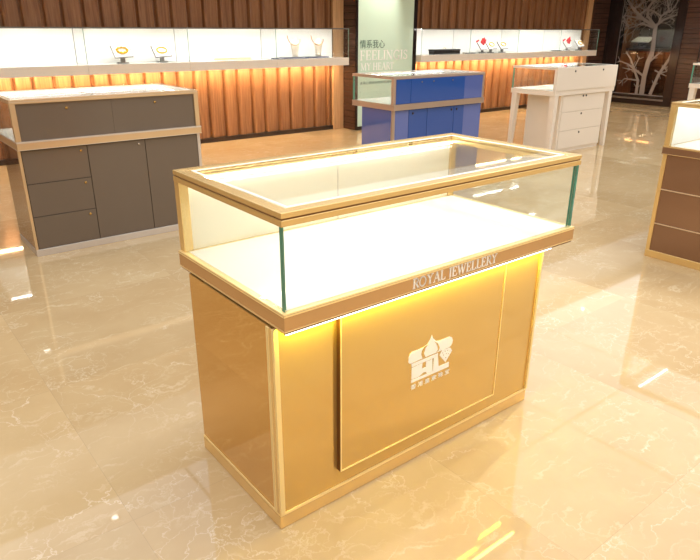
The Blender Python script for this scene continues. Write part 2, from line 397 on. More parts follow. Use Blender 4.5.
# mint lettered board between two dark jambs
root = empty('lettered_board', (5.45, 5.87, .001), 'tall pale mint board with dark green characters and large pale capitals on the dark column', 'sign')
b = MB(); b.box(4.95, 5.965, 5.862, 5.884, .05, 2.24, M['green_board'], .002); b.build('panel', root)
b = MB(); b.box(4.922, 4.948, 5.856, 5.884, .002, 2.24, M['dark_frame']); b.box(5.967, 6.03, 5.856, 5.884, .002, 2.24, M['dark_frame']); b.box(4.948, 5.967, 5.858, 5.884, .002, .0495, M['dark_frame'])
tag(b.build('frame', root), 'dark brown upright frame strips')
b = MB(); text_mesh(b, '情系我心', 4.983, 5.427, 5.8622, 1.085, .108, M['green_ink']); tag(b.build('characters', root), 'dark green characters')
b = MB(); lettering(b, 'FEELINGIS', 4.984, 5.87, 5.8622, .932, .125, M['pale_ink'], wmul=1.1); lettering(b, 'MY HEART', 5.0, 5.606, 5.8622, .80, .095, M['pale_ink'], wmul=1.1)
tag(b.build('capitals', root), 'pale cream serif capitals')
b = MB(); text_mesh(b, '无我心相逢闻佳知无闻听情无', 4.99, 5.69, 5.8622, .615, .036, M['green_ink']); tag(b.build('caption', root), 'small dark line of characters')
# right wall with the tree window
DW = M['dark_wood']; DF = M['dark_frame']
b = MB(); b.box(RW, RW+.2, -6, 4.62, .001, CH, DW)
for yy in (4.28, 3.0, 1.7, .4): b.box(RW-.004, RW+.01, yy-.012, yy+.012, .001, CH, DF)
struct(b, 'wall_right')
b = MB()
b.box(RW-.02, RW+.2, 5.862, BW+.05, .001, CH, DF); b.box(RW-.02, RW+.2, 4.62, 4.778, .001, CH, DF)
b.box(RW-.02, RW+.2, 4.778, 5.862, .001, .17, DF, .004); b.box(RW-.02, RW+.2, 4.778, 5.862, 2.5, CH, DF)
b.box(RW-.035, RW-.018, 4.76, 5.88, .09, .12, M['grey_metal']); b.box(RW-.04, RW-.018, 5.95, 5.99, .001, 2.9, DF); b.box(RW-.04, RW-.018, 6.05, 6.09, .001, 2.9, DF)
struct(b, 'trim_8')
b = MB(); b.box(RW+.06, RW+.068, 4.778, 5.862, .17, 2.5, M['dull_glass']); struct(b, 'window_1')
# alcove behind the window
b = MB(); b.box(12.9, 13.0, 4.2, BW+.3, 0, CH, M['smoke']); b.box(RW+.2, 12.9, 4.1, 4.2, 0, CH, M['smoke']); b.box(RW+.2, 12.9, 4.1, BW+.1, CH-.1, CH, M['smoke']); struct(b, 'wall_alcove')
b = MB()
x = 4.25; pts = []
while x < 6.2:
    pts += [(x, 12.86), (x+.15, 12.88), (x+.18, 12.899)]; x += .2
pts2 = [(p[1], p[0]) for p in pts]+[(12.9, x), (12.9, 4.25)]
b.prism(pts2, 'z', .02, .93, M['dark_wood']); struct(b, 'trim_9')

TREE = [([(5.225, .178), (5.231, .505), (5.202, .763), (5.147, .985), (5.171, 1.295), (5.171, 1.386)], .06, .045),
([(5.056, .20), (4.961, .552), (4.815, .841), (4.783, .98)], .04, .02),
([(5.337, .19), (5.343, .433), (5.45, .623), (5.557, .813), (5.671, .939)], .035, .014),
([(5.231, .505), (5.594, .714), (5.79, .772)], .025, .01), ([(5.355, .595), (5.693, .644)], .018, .008), ([(5.361, .432), (5.621, .449), (5.715, .343)], .018, .007),
([(4.967, .583), (4.79, .625)], .016, .008), ([(5.044, .627), (4.79, .531)], .016, .008), ([(5.191, .763), (5.061, .894), (4.974, .975)], .022, .01), ([(5.456, .655), (5.384, .852)], .014, .007),
([(5.171, 1.386), (5.417, 1.509), (5.662, 1.697), (5.798, 1.854), (5.84, 2.0)], .04, .016), ([(5.417, 1.509), (5.563, 1.541), (5.823, 1.59), (5.85, 1.544)], .022, .009),
([(5.569, 1.572), (5.353, 1.722), (5.274, 1.84), (5.2, 2.05)], .02, .01), ([(5.171, 1.386), (5.359, 1.57), (5.371, 1.722), (5.305, 1.826), (5.36, 2.1)], .03, .012),
([(5.16, 1.417), (5.043, 1.507), (4.891, 1.566), (4.79, 1.594)], .03, .012), ([(5.129, 1.432), (5.105, 1.568), (4.973, 1.655), (5.041, 1.834), (4.98, 2.1)], .026, .01),
([(4.968, 1.626), (4.887, 1.713), (4.843, 1.814), (4.82, 2.0)], .018, .008), ([(5.219, 1.371), (5.441, 1.448), (5.606, 1.386), (5.708, 1.354)], .022, .008),
([(5.662, 1.697), (5.532, 1.756), (5.479, 1.845), (5.5, 2.1)], .018, .008), ([(5.714, 1.385), (5.815, 1.543), (5.775, 1.73)], .014, .008), ([(5.105, 1.568), (5.274, 1.66), (5.451, 1.693)], .016, .008),
([(4.918, .681), (4.79, .657)], .012, .006)]
b = MB(); rnd = random.Random(3); SK = [0]
def inside(p): return 4.782 < p[0] < 5.858 and .175 < p[1] < 2.45
def seg(p, q, w0, w1, x=RW+.04):
    P = Vector(p); Q = Vector(q); d = Q-P; w0 *= .8; w1 *= .8
    if d.length < 1e-5: return
    d.normalize(); n = Vector((-d.y, d.x)); e = d*w0*.3
    SK[0] += 1; x += (SK[0] % 17)*.0004
    b.prism([tuple(P-n*w0-e), tuple(Q-n*w1+e), tuple(Q+n*w1+e), tuple(P+n*w0-e)], 'x', x, x+.008, M['lattice'])
def twig(p, ang, ln, w, depth):
    q = (p[0]+math.cos(ang)*ln, p[1]+math.sin(ang)*ln)
    if not inside(q): return
    seg(p, q, w, w*.8)
    if depth > 0:
        twig(q, ang+rnd.uniform(.2, .55), ln*.8, w*.75, depth-1)
        twig(q, ang-rnd.uniform(.2, .6), ln*.75, w*.7, depth-1)
for pts, w0, w1 in TREE:
    n = len(pts)-1
    for i in range(n):
        a = w0+(w1-w0)*i/n; c = w0+(w1-w0)*(i+1)/n
        seg(pts[i], pts[i+1], a, c)
        if a < .045 and i >= 0:
            t = rnd.uniform(.3, .9); p = (pts[i][0]+(pts[i+1][0]-pts[i][0])*t, pts[i][1]+(pts[i+1][1]-pts[i][1])*t)
            base = math.atan2(pts[i+1][1]-pts[i][1], pts[i+1][0]-pts[i][0])
            for sg in (1, -1): twig(p, base+sg*rnd.uniform(.5, .9), rnd.uniform(.07, .12), .0065, 3 if pts[i][1] > 1.3 else 0)
b.box(RW+.04, RW+.048, 4.7785, 4.79, .17, 2.5, M['lattice']); b.box(RW+.04, RW+.048, 5.852, 5.8615, .17, 2.5, M['lattice']); b.box(RW+.04, RW+.048, 4.7785, 5.8615, .17, .185, M['lattice'])
tag(b.build('tree_screen', loc=(RW+.04, 5.32, .171)), 'pewter grey cut-out screen of bare branching trees in the dark window', 'screen')

# ------------------------------------------------------------------ display counters
def V(*a): return a
class Counter:
    """x0,x1: ends; yf: customer-side edge; s: +1 if the staff side lies towards +y"""
    def __init__(c, name, label, x0, x1, yf, s, D, group=None, zt=.698):
        c.x0, c.x1, c.yf, c.s, c.D = x0, x1, yf, s, D; c.zt = zt
        c.root = empty(name, ((x0+x1)/2, yf+s*D/2, 0), label, 'display counter', group)
    def Y(c, d): return c.yf+c.s*d
    def box(c, mb, x0, x1, d0, d1, z0, z1, m, bev=0, mats=None):
        if mats and c.s < 0: mats = {('-y' if k == '+y' else '+y' if k == '-y' else k): v for k, v in mats.items()}
        return mb.box(x0, x1, c.Y(d0), c.Y(d1), z0, z1, m, bev, mats)
    def case(c, frame, groove, inner, led, lidframe, rh=.024, post=True, doorm=None, doors=2, front_edge='glass_edge', rail=.034, floor='white_gloss', rim=None, front_led=1, rear_off=0, side_led=0, lidframe2=None, T=.95, rear_in=.0):
        x0, x1, D = c.x0, c.x1, c.D; G = M['glass']; GE = M[front_edge]; F = M[frame]
        # top frame
        mb = MB()
        for (a, b_, d0, d1) in ((x0, x1, 0, rail), (x0, x1, D-rail, D), (x0, x0+rail, rail, D-rail), (x1-rail, x1, rail, D-rail)):
            c.box(mb, a, b_, d0, d1, T-rh*.41, T, F, .0015); c.box(mb, a, b_, d0, d1, T-rh, T-rh*.52, F, .0015)
            ix = .003
            c.box(mb, a+ix, b_-ix, d0+ix, d1-ix, T-rh*.6, T-rh*.35, M[groove])
        mb.build('top_frame', c.root)
        # lid
        mb = MB(); c.box(mb, x0+rail+.001, x1-rail-.001, rail+.001, D-rail-.001, T-.010, T-.002, G)
        lid = mb.build('glass_lid', c.root)
        mb = MB(); e0 = rail+.001+(.006 if lidframe2 else 0); w = .008
        for (a, b_, d0, d1) in ((x0+e0, x1-e0, e0, e0+w), (x0+e0, x1-e0, D-e0-w, D-e0), (x0+e0, x0+e0+w, e0+w, D-e0-w), (x1-e0-w, x1-e0, e0+w, D-e0-w)):
            c.box(mb, a, b_, d0, d1, T-.0019, T-.0006, M[lidframe])
        tag(mb.build('lid_border', lid), 'pale border strip')
        # panes
        pt = .012; zb = c.zt+.0005; zt = T-rh-.0005
        mb = MB(); c.box(mb, x0+.004, x1-.004, .004, .004+pt, zb, zt, G, mats={'-x': GE, '+x': GE}); mb.build('front_pane', c.root)
        for xa in (x0+.004, x1-.004-pt):
            mb = MB(); c.box(mb, xa, xa+pt, .0165, D-.033, zb, zt, G, mats={'-y': GE}); mb.build('side_pane', c.root)
        # rear posts and sliding doors
        mb = MB()
        for xa in (x0+.001, x1-.031): c.box(mb, xa, xa+.03, D-.032, D-.001, zb, zt, F, .001)
        mb.build('rear_post', c.root) if False else None
        for k, xa in enumerate((x0+.001, x1-.031)):
            q = MB(); c.box(q, xa, xa+.03, D-.032, D-.001, zb, zt, F, .001); q.build('rear_post', c.root)
        mb.bm.free()
        xa, xb = x0+.032, x1-.032; n = doors; w = (xb-xa)/n
        for k in range(n):
            q = MB(); dd = D-.012 if k % 2 == 0 else D-.013
            c.box(q, xa+k*w+.0006, xa+(k+1)*w-.0006, dd-.012, dd, zb+.0, zt-.0005, M[doorm], mats={'-y': M[inner]})
            dr = q.build('sliding_door', c.root); c.last_doors = getattr(c, 'last_doors', [])+[dr]
        # lamp bars under the frame
        if led:
            for (d0, d1) in ((rail+.001, rail+.008), (D-rail-.008-rear_off, D-rail-.001-rear_off))[1-front_led:]:
                q = MB(); c.box(q, x0+rail+.002, x1-rail-.002, d0, d1, T-rh, T-rh+.008, M[led]); tag(q.build('light_bar', c.root), 'glowing lamp bar under the top frame')
            if side_led:
                q = MB(); c.box(q, x1-rail-.006, x1-.016, .05, D-.08, T-rh-.007, T-rh-.0005, M[led]); tag(q.build('light_bar', c.root), 'glowing lamp bar under the top frame')
    def deck(c, band, rim, floor, z0=.648, z1=.698, out=.005, dd=0, dark=None):
        x0, x1, D = c.x0-out, c.x1+out, c.D
        q = MB()
        c.box(q, x0, x1, -out, D+dd, z0+.004, z1-.009, M[band])
        c.box(q, x0-.0015, x1+.0015, -out-.0015, D+dd+.0015, z1-.0095, z1-.003, M[rim], .001)
        c.box(q, x0-.0015, x1+.0015, -out-.0015, D+dd+.0015, z0, z0+.0045, M[rim], .001)
        if dark: c.box(q, x0+.003, x1-.003, -out+.003, D+dd-.003, z0-.006, z0-.0002, M[dark])
        dk = q.build('deck', c.root)
        q = MB(); c.box(q, c.x0+.014, c.x1-.014, .014, D-.034, z1-.003, z1+.0002, M[floor]); tag(q.build('display_floor', c.root), 'white display floor')
        q = MB()
        for (a, b_, d0, d1) in ((x0, x1, -out, .0135), (x0, x1, D-.0335, D+dd), (x0, c.x0+.0135, .0135, D-.0335), (c.x1-.0135, x1, .0135, D-.0335)):
            c.box(q, a, b_, d0, d1, z1-.0032, z1, M[rim])
        q.build('deck_rim', dk)
        return dk
def lock(parent, x, y, z, m, r=.008, face=-1):
    q = MB(); ma = Matrix.Translation((x, y, z)) @ Matrix.Rotation(math.radians(90 if face < 0 else -90), 4, 'X')
    q.lathe(0, 0, [(r, 0), (r, .003), (r*.75, .006), (r*.3, .0065)], M[m], 16, ma)
    q.box(x-r*.15, x+r*.15, y+face*.0062, y+face*.0072, z-r*.5, z+r*.5, M['black'])
    return q.build('lock', parent)

# ---- the gold counter in front
c = Counter('display_counter', 'large gold jewellery counter with white emblem and glowing yellow front, in the foreground', 0, 1.2, 0, 1, .6)
c.case('gold', 'gold_dark', 'inner_cream', 'led_gold', 'white_board', doorm='gold_side', rh=.034, lidframe2=1)
c.deck('gold_bar', 'gold_line', 'white_gloss', dark='gold_dark')
q = MB()
q.box(-.008, 1.106, .048, .532, .048, .6415, M['gold_panel'], mats={'-x': M['gold_side'], '+x': M['gold_side'], '+y': M['gold_side']})
body = q.build('cabinet_body', c.root)
# front corner trims with the recess between them
for (a, b_, e, g, m) in ((-.013, -.0085, .060, .074, 'gold_line'), (-.0125, -.004, .048, .0595, 'gold'), (-.012, .003, .038, .0475, 'gold_line'), (1.099, 1.109, .040, .050, 'gold_line')):
    q = MB(); q.box(a, b_, e, g, .055, .6415, M[m], .001); q.build('corner_trim', c.root)
for (a, b_, e, g) in ((-.011, 1.108, .042, .0475), (-.012, -.0085, .048, .53)):
    q = MB(); q.box(a, b_, e, g, .0465, .0545, M['gold_line'], .001); q.build('base_line', c.root)
# raised centre panel
q = MB(); q.box(.194, .892, .032, .0475, .112, .63, M['gold_panel'], mats={'-x': M['gold_dark'], '+x': M['gold_dark']}); pn = q.build('centre_panel', c.root)  # dark side faces paint the shadow gap beside the raised panel
q = MB()
for (a, b_, z0, z1) in ((.194, .1985, .112, .63), (.8875, .892, .112, .63), (.1985, .8875, .112, .1165), (.1985, .8875, .6255, .63)): q.box(a, b_, .029, .0322, z0, z1, M['gold_line'], .0008)
q.build('panel_edging', pn)
LOGO = dict(
roof=[(.457, .394), (.457, .412), (.462, .420), (.471, .426), (.495, .425), (.517, .425), (.536, .432), (.547, .445), (.553, .458), (.559, .445), (.574, .430), (.59, .427), (.635, .427), (.646, .421), (.651, .41), (.65, .4), (.644, .391), (.634, .388), (.594, .388), (.517, .388), (.467, .386), (.46, .389)],
strip=[(.47, .383), (.586, .383), (.586, .372), (.472, .372)],
H=[(.472, .369), (.518, .37), (.516, .351), (.534, .351), (.534, .37), (.561, .37), (.565, .326), (.541, .326), (.535, .333), (.523, .335), (.505, .327), (.473, .327)],
L=[(.568, .371), (.586, .372), (.592, .333), (.64, .333), (.64, .315), (.472, .315), (.472, .3245), (.568, .3245)],
dia=[(.598, .381), (.607, .387), (.642, .385), (.651, .372), (.623, .338), (.594, .372)])
q = MB()
for k, v in LOGO.items(): q.prism(v, 'y', .0305, .0322, M['white_paint'])
for v in ([(.54, .431), (.527, .421), (.521, .404), (.529, .3885), (.516, .389), (.51, .404), (.512, .416), (.521, .427)], [(.565, .432), (.58, .422), (.591, .404), (.588, .393), (.575, .3885), (.584, .396), (.581, .409), (.574, .422)]):
    q.prism(v, 'y', .0301, .0307, M['gold_panel'])
for (a, z) in ((.607, .377), (.618, .380), (.630, .379), (.641, .373), (.612, .368), (.624, .370), (.634, .366), (.623, .355)):
    q.prism([(a-.0022, z), (a, z+.002), (a+.0022, z), (a, z-.002)], 'y', .0301, .0307, M['gold_panel'])
text_mesh(q, '香 港 皇 家 珠 宝', .472, .645, .0322, .289, .0175, M['white_paint'], .0015)
tag(q.build('emblem', pn), 'white emblem of a domed roof over letters and a diamond')
q = MB(); lettering(q, 'ROYAL JEWELLERY', .424, .79, -.0052, .6565, .031, M['white_paint'], .001, 1.15); tag(q.build('lettering', c.root), 'white serif lettering on the band')
q = MB(); q.box(.006, 1.099, .006, .018, .6345, .6415, M['led_dim'], mats={'-z': M['led_lemon'], '+y': M['led_yellow'], '+z': M['gold_dark']}); tag(q.build('light_strip', c.root), 'glowing yellow lamp strip under the deck')
q = MB(); q.box(-.012, 1.108, .044, .532, 0, .046, M['gold'], .003); q.build('plinth', c.root)

# ---- taupe counter on the left
c = Counter('display_counter', 'dark taupe counter with three drawers and champagne metal frame, left side', .03, 1.2, 3.58, -1, .64, zt=.712)
c.case('beige_metal', 'silver', 'white_board', 'led_white', 'white_board', doorm='taupe', doors=2, side_led=1)
c.deck('beige_metal', 'silver', 'white_gloss', z0=.662, z1=.712, dd=.01, out=0)
fy = 2.953
for dr, x in zip(c.last_doors, (.343, .897)): lock(dr, x, c.Y(c.D-.012), .888, 'brass')
q = MB(); q.box(.034, 1.19, fy+.004, 3.40, .044, .661, M['taupe_dark'], mats={'-x': M['brown_glass'], '+x': M['brown_glass'], '+y': M['taupe']}); q.build('cabinet_body', c.root)
for a, b_, m in ((.03, .046, 'beige_metal'), (1.172, 1.194, 'silver')):
    q = MB(); q.box(a, b_, fy-.006, fy+.012, .044, .661, M[m], .001); q.build('corner_trim', c.root)
for k, (z0, z1) in enumerate(((.457, .655), (.252, .453), (.047, .248))):
    q = MB(); q.box(.05, .426, fy-.004, fy+.0035, z0, z1, M['taupe'], .001); d = q.build('drawer', c.root); lock(d, .388, fy-.004, z1-.028, 'brass')
for k, (a, b_) in enumerate(((.430, .798), (.802, 1.169))):
    q = MB(); q.box(a, b_, fy-.004, fy+.0035, .047, .655, M['taupe'], .001); d = q.build('door', c.root)
    if k == 0: lock(d, .758, fy-.004, .63, 'chrome')
q = MB(); q.box(.03, 1.195, fy-.01, 3.38, 0, .044, M['silver'], .002); q.build('plinth', c.root)

# ---- blue counter
c = Counter('display_counter', 'glossy blue counter with glass top, in front of the mint board', 3.11, 4.31, 3.66, -1, .58, zt=.712)
c.case('blue_frame', 'silver', 'white_board', 'led_white', 'white_board', doorm='blue', doors=1)
c.deck('blue_frame', 'blue_frame', 'white_gloss', z0=.662, z1=.712, dd=.01, out=0)
fy = 3.10
for a, b_, m in ((3.143, 3.318, 'blue'), (4.022, 4.278, 'blue_reflect')):
    q = MB(); q.box(a, b_, 3.079, 3.086, .714, .924, M[m], .0005); q.build('fascia_panel', c.root)
q = MB(); q.box(3.32, 4.02, 3.076, 3.086, .714, .924, M['blue'], .001); d = q.build('door', c.root)
for x in (3.45, 3.6, 3.85): lock(d, x, 3.076, .895, 'grey_metal', .007)
q = MB(); q.box(3.125, 4.30, fy+.004, 3.53, .044, .661, M['blue_gap'], mats={'-x': M['blue_reflect'], '+x': M['blue_reflect'], '+y': M['blue_reflect']}); q.build('cabinet_body', c.root)
q = MB(); q.box(3.118, 3.15, fy-.006, fy+.012, .044, .661, M['blue_frame'], .001); q.build('corner_trim', c.root)
for a, b_ in ((3.152, 3.318), (4.052, 4.30)):
    q = MB(); q.box(a, b_, fy-.002, fy+.0035, .047, .655, M['blue_reflect'], .0005); q.build('side_panel', c.root)
for a, b_, xs in ((3.32, 3.55, (3.368,)), (3.554, 3.908, (3.877,)), (3.912, 4.05, (3.949,))):
    q = MB(); q.box(a, b_, fy-.005, fy+.0035, .047, .655, M['blue'], .001); d = q.build('door', c.root)
    for x in xs: lock(d, x, fy-.005, .622, 'black', .011)
q = MB(); q.box(3.13, 4.30, fy, 3.52, 0, .044, M['blue_frame'], .002); q.build('plinth', c.root)

# ---- ivory counter
def ivory(x0, yb, label, name='display_counter'):
    """x0: left end, yb: staff-side face"""
    D = .6
    c = Counter(name, label, x0, x0+1.2, yb+D, -1, D, zt=.703)
    c.case('ivory', 'ivory_gap', 'white_board', 'led_white', 'white_board', doorm='ivory', doors=1)
    c.deck('ivory', 'ivory', 'white_gloss', z0=.65, z1=.703, dd=.0, out=0)
    q = MB(); q.box(x0, x0+1.2, yb-.008, yb+.001, .703, .9495, M['ivory'], .002); d = q.build('drawer_front', c.root)
    for x in (.33, .89): lock(d, x0+x, yb-.008, .905, 'black', .012)
    zt = .649
    for (xa, ya, sx, sy) in ((x0+.01, yb, 1, 1), (x0+.01, yb+D-.01, 1, -1), (x0+1.17, yb, -1, 1), (x0+1.17, yb+D-.01, -1, -1)):
        w0, w1 = .07, .042
        lo = [(xa, ya, 0), (xa+sx*w1, ya, 0), (xa+sx*w1, ya+sy*w1, 0), (xa, ya+sy*w1, 0)]
        hi = [(xa-sx*.0, ya, zt), (xa+sx*w0, ya, zt), (xa+sx*w0, ya+sy*w0, zt), (xa, ya+sy*w0, zt)]
        q = MB(); q.quad8(lo, hi, M['ivory']); q.build('leg', c.root)
    bx0, bx1 = x0+.17, x0+1.06; fy = yb+.02
    q = MB(); q.box(bx0, bx1, fy+.006, yb+D-.12, .035, zt, M['ivory'], .002, mats=None); q.build('cabinet_body', c.root)
    for (z0, z1, lz, xs) in ((.46, .645, .625, (.59, .65)), (.25, .455, .425, (.595,)), (.04, .245, .21, (.595,))):
        q = MB(); q.box(bx0+.03, bx1-.02, fy-.001, fy+.0055, z0, z1, M['ivory'], .0015); d = q.build('drawer', c.root)
        for x in xs: lock(d, x0+x, fy-.001, lz, 'black', .012)
    q = MB(); q.box(bx0+.01, bx1-.01, fy+.012, yb+D-.13, 0, .035, M['ivory']); q.build('plinth', c.root)
    return c
ivory(5.5, 3.08, 'ivory counter on tapered legs with three lower drawers, right of the blue counter')
ivory(7.9, 2.15, 'beige counter corner with glass box, cut off by the right edge of the photo')

# ---- brown counter on the right
c = Counter('display_counter', 'brown glass counter with gold frame and white interior, at the right edge', 3.1, 4.3, .06, 1, .58)
c.case('gold', 'gold_dark', 'white_board', 'led_white', 'white_board', doorm='gold_side', front_led=0, rear_off=.085)
c.deck('brown_glass', 'gold', 'white_gloss')
q = MB(); q.box(3.106, 4.29, .10, .628, .046, .647, M['brown_glass'], mats={'-y': M['brown_glass']}); q.build('cabinet_body', c.root)
for a, b_ in ((.608, .632), (.096, .112)):
    q = MB(); q.box(3.1, 3.112, a, b_, .046, .647, M['gold'], .001); q.build('corner_trim', c.root)
for z in (.221, .436): 
    q = MB(); q.box(3.102, 3.107, .112, .608, z-.003, z+.003, M['pale_line']); q.build('trim_line', c.root)
q = MB(); q.box(3.1, 4.294, .092, .634, 0, .046, M['gold'], .003); q.build('plinth', c.root)

# ------------------------------------------------------------------ glass wall cases
def wall_case(x0, x1, label, group, endpane=None):
    yf, yb = 5.75, 6.139
    c_ = empty('wall_display_case', ((x0+x1)/2, yb, .88), label, 'display case', group)
    x0 += .001; x1 -= .001
    q = MB(); q.box(x0, x1, yf, yb, .885, .98, M['shelf_beige'], .002, mats={'+z': M['white_gloss']}); q.build('shelf', c_)
    q = MB(); q.box(x0, x1, yb-.02, yb, .9805, 1.325, M['white_board']); tag(q.build('back_panel', c_), 'white back panel')
    q = MB(); q.box(x0, x1, yf+.004, yf+.010, .9805, 1.325, M['glass'], mats={'-x': M['glass_edge'], '+x': M['glass_edge']}); q.build('front_pane', c_)
    for xa in ((x0,) if not endpane else (x0, x1-.006)):
        q = MB(); q.box(xa, xa+.006, yf+.012, yb-.021, .9805, 1.325, M['glass_soft'], mats={'-y': M['silver'], '+y': M['grey_metal']}); q.build('side_pane', c_)
    q = MB(); q.box(x0, x1, yf, yf+.022, 1.3255, 1.340, M['grey_metal']); q.box(x0, x1, yb-.03, yb, 1.3255, 1.336, M['white_board']); q.build('top_rail', c_)
    q = MB(); q.box(x0+.02, x1-.02, yf+.024, yf+.05, 1.327, 1.3315, M['led_case']); tag(q.build('light_bar', c_), 'added lamp bar lighting the tray')
    q = MB(); q.box(x0, x1, yf+.023, yb-.031, 1.3325, 1.3375, M['white_board']); q.build('cover', c_)
    q = MB(); q.box(x0+.01, x1-.01, 6.05, 6.075, .877, .8845, M['led_warm']); tag(q.build('under_light', c_), 'orange lamp strip under the shelf')
    return c_
GA = 'wall cases on the left part of the back wall'; GB = 'wall cases right of the mint board'
LA = [-.91, .22, 1.345, 2.457, 3.594, 4.71]
labs = ['empty white wall case at the far left, above the taupe counter', 'white wall case cut by the left photo edge', 'white wall case with two tilted gold displays above the taupe counter', 'white wall case with a low row of gold pieces', 'white wall case with two necklace busts']
for a, b_, l in list(zip(LA, LA[1:], labs))[1:]: wall_case(a, b_, l, GA, b_ > 4.6)
LB = [5.91, 7.07, 8.23, 9.39, 10.55]
labs = ['white wall case holding a long black box', 'white wall case with a red flower and two gold trays', 'empty white wall case in the middle of the right row', 'rightmost white wall case with red flower beside the dark pillar']
# cases start beside the board
for a, b_, l in zip([6.035]+LB[1:], LB[1:], labs): wall_case(a, b_, l, GB, b_ > 10.5)

# display stands, pieces
def stand(x, y, z, label, group, sc=1.0, red=False):
    r = empty('jewellery_stand', (x, y, z), label, 'stand', group)
    q = MB(); q.box(x-.052*sc, x+.052*sc, y-.035, y+.035, z, z+.01, M['grey_metal'], .002); q.build('base', r)
    q = MB(); q.box(x-.022*sc, x+.022*sc, y-.012, y+.012, z+.0105, z+.075*sc, M['grey_metal'], .001); q.build('stem', r)
    Rm = Matrix.Translation((x, y, z+.112*sc)) @ Matrix.Rotation(math.radians(-3), 4, 'Y') @ Matrix.Rotation(math.radians(50), 4, 'X')
    def rbox(w, h, t, z0, m, nm, lab=None):
        b = bmesh.new(); bmesh.ops.create_cube(b, size=1)
        for v in b.verts: v.co = Vector((v.co.x*w, v.co.y*h, v.co.z*t+z0))
        q = MB(); k = q.mi(m); 
        for f in b.faces: f.material_index = k
        q.add(b, Rm); return tag(q.build(nm, r), lab)
    rbox(.19*sc, .15*sc, .012, 0, M['grey_metal'], 'tray'); rbox(.174*sc, .134*sc, .004, .0085, M['white_board'], 'tray_liner', 'white liner')
    return r, Rm
def necklace(Rm, w, label, group, name='gold_necklace', z=.022, lumps=True):
    q = MB(); n = 26
    pts = [Rm @ Vector((w*math.cos(2*math.pi*i/n), w*.66*math.sin(2*math.pi*i/n), z)) for i in range(n)]
    q.tube(pts+[pts[0]], .008, M['gold_jewel'], 6)
    if lumps:
        for i in range(0, n, 3):
            p = Rm @ Vector((w*math.cos(2*math.pi*i/n)*.95, w*.6*math.sin(2*math.pi*i/n)*.95, z+.003))
            q.lathe(0, 0, [(.002, -.006), (.016, -.002), (.016, .006), (.002, .012)], M['gold_jewel'], 8, Matrix.Translation(p))
    o = q.build(name, loc=tuple(Rm.translation)); return tag(o, label, 'necklace', group)
SG = 'tilted jewellery stands in the wall cases'; NG = 'gold necklaces on tilted stands'
SY = 5.93; SZ = .981
for x, sc, ls, ln in ((1.77, 1.05, 'left grey stand of the pair above the taupe counter', 'bulky yellow gold necklace on the left stand above the taupe counter'),
                (2.21, 1.0, 'right grey stand of the pair above the taupe counter', 'slim gold necklace on the right stand above the taupe counter'),
                (7.76, 1.0, 'grey stand just right of the first red flower', 'gold necklace on the stand beside the first red flower'),
                (8.05, 1.0, 'grey stand farther right of the first red flower', 'gold necklace on the second stand from the first red flower'),
                (10.24, 1.0, 'grey stand at the far right end of the wall cases', 'gold necklace on the stand at the far right end')):
    r, Rm = stand(x, SY, SZ, ls, SG, sc); necklace(Rm, .055*sc, ln, NG, lumps=(x < 2))
# row of small gold rings
for i in range(16):
    x = 2.86+i*.031
    q = MB(); n = 12
    pts = [(x+.010*math.cos(2*math.pi*k/n), SY, SZ+.0135+.010*math.sin(2*math.pi*k/n)) for k in range(n)]
    q.tube(pts+[pts[0]], .0035, M['gold_jewel'], 6)
    tag(q.build('ring', loc=(x, SY, SZ)), 'small gold ring standing in the low row on the white wall case', 'ring', 'gold rings in a row')
# busts
for i, (x, lb, ln, lt) in enumerate(((3.98, 'left cream necklace bust of the two', 'rose gold necklace on the left bust', 'long navy tray under the left bust'), (4.34, 'right cream necklace bust of the two', 'rose gold necklace on the right bust', 'long navy tray under the right bust'))):
    q = MB(); q.box(x-.20, x+.14, SY-.05, SY+.06, SZ, SZ+.014, M['navy'], .003); tag(q.build('jewellery_tray', loc=(x, SY, SZ)), lt, 'tray', 'navy trays under the busts')
    z0 = SZ+.0145
    q = MB()
    prof = [(.040, 0), (.042, .03), (.046, .07), (.056, .11), (.066, .15), (.060, .175), (.035, .19), (.028, .215)]
    q.lathe(0, 0, prof, M['bust'], 18, Matrix.Translation((x, SY, z0)) @ Matrix.Diagonal((1, .5, 1, 1)))
    tag(q.build('necklace_bust', loc=(x, SY, z0)), lb, 'bust', 'necklace busts')
    q = MB(); pts = []
    for k in range(21):
        t = k/20; a = math.pi*(1.06*t-.03)
        pts.append((x-.03-.085*math.cos(a)*1.0-.02*(1-t), SY-.036-.012*math.sin(a), z0+.205-.075*math.sin(a)+.045*(1-t)*(1-t)))
    q.tube(pts, .006, M['rose_jewel'], 6)
    tag(q.build('rose_necklace', loc=(x, SY, z0+.12)), ln, 'necklace', 'rose gold necklaces on the busts')
q = MB(); q.box(3.64, 3.73, SY-.03, SY+.03, SZ, SZ+.012, M['navy'], .002); tag(q.build('jewellery_tray', loc=(3.7, SY, SZ)), 'short dark tray left of the necklace busts', 'tray')
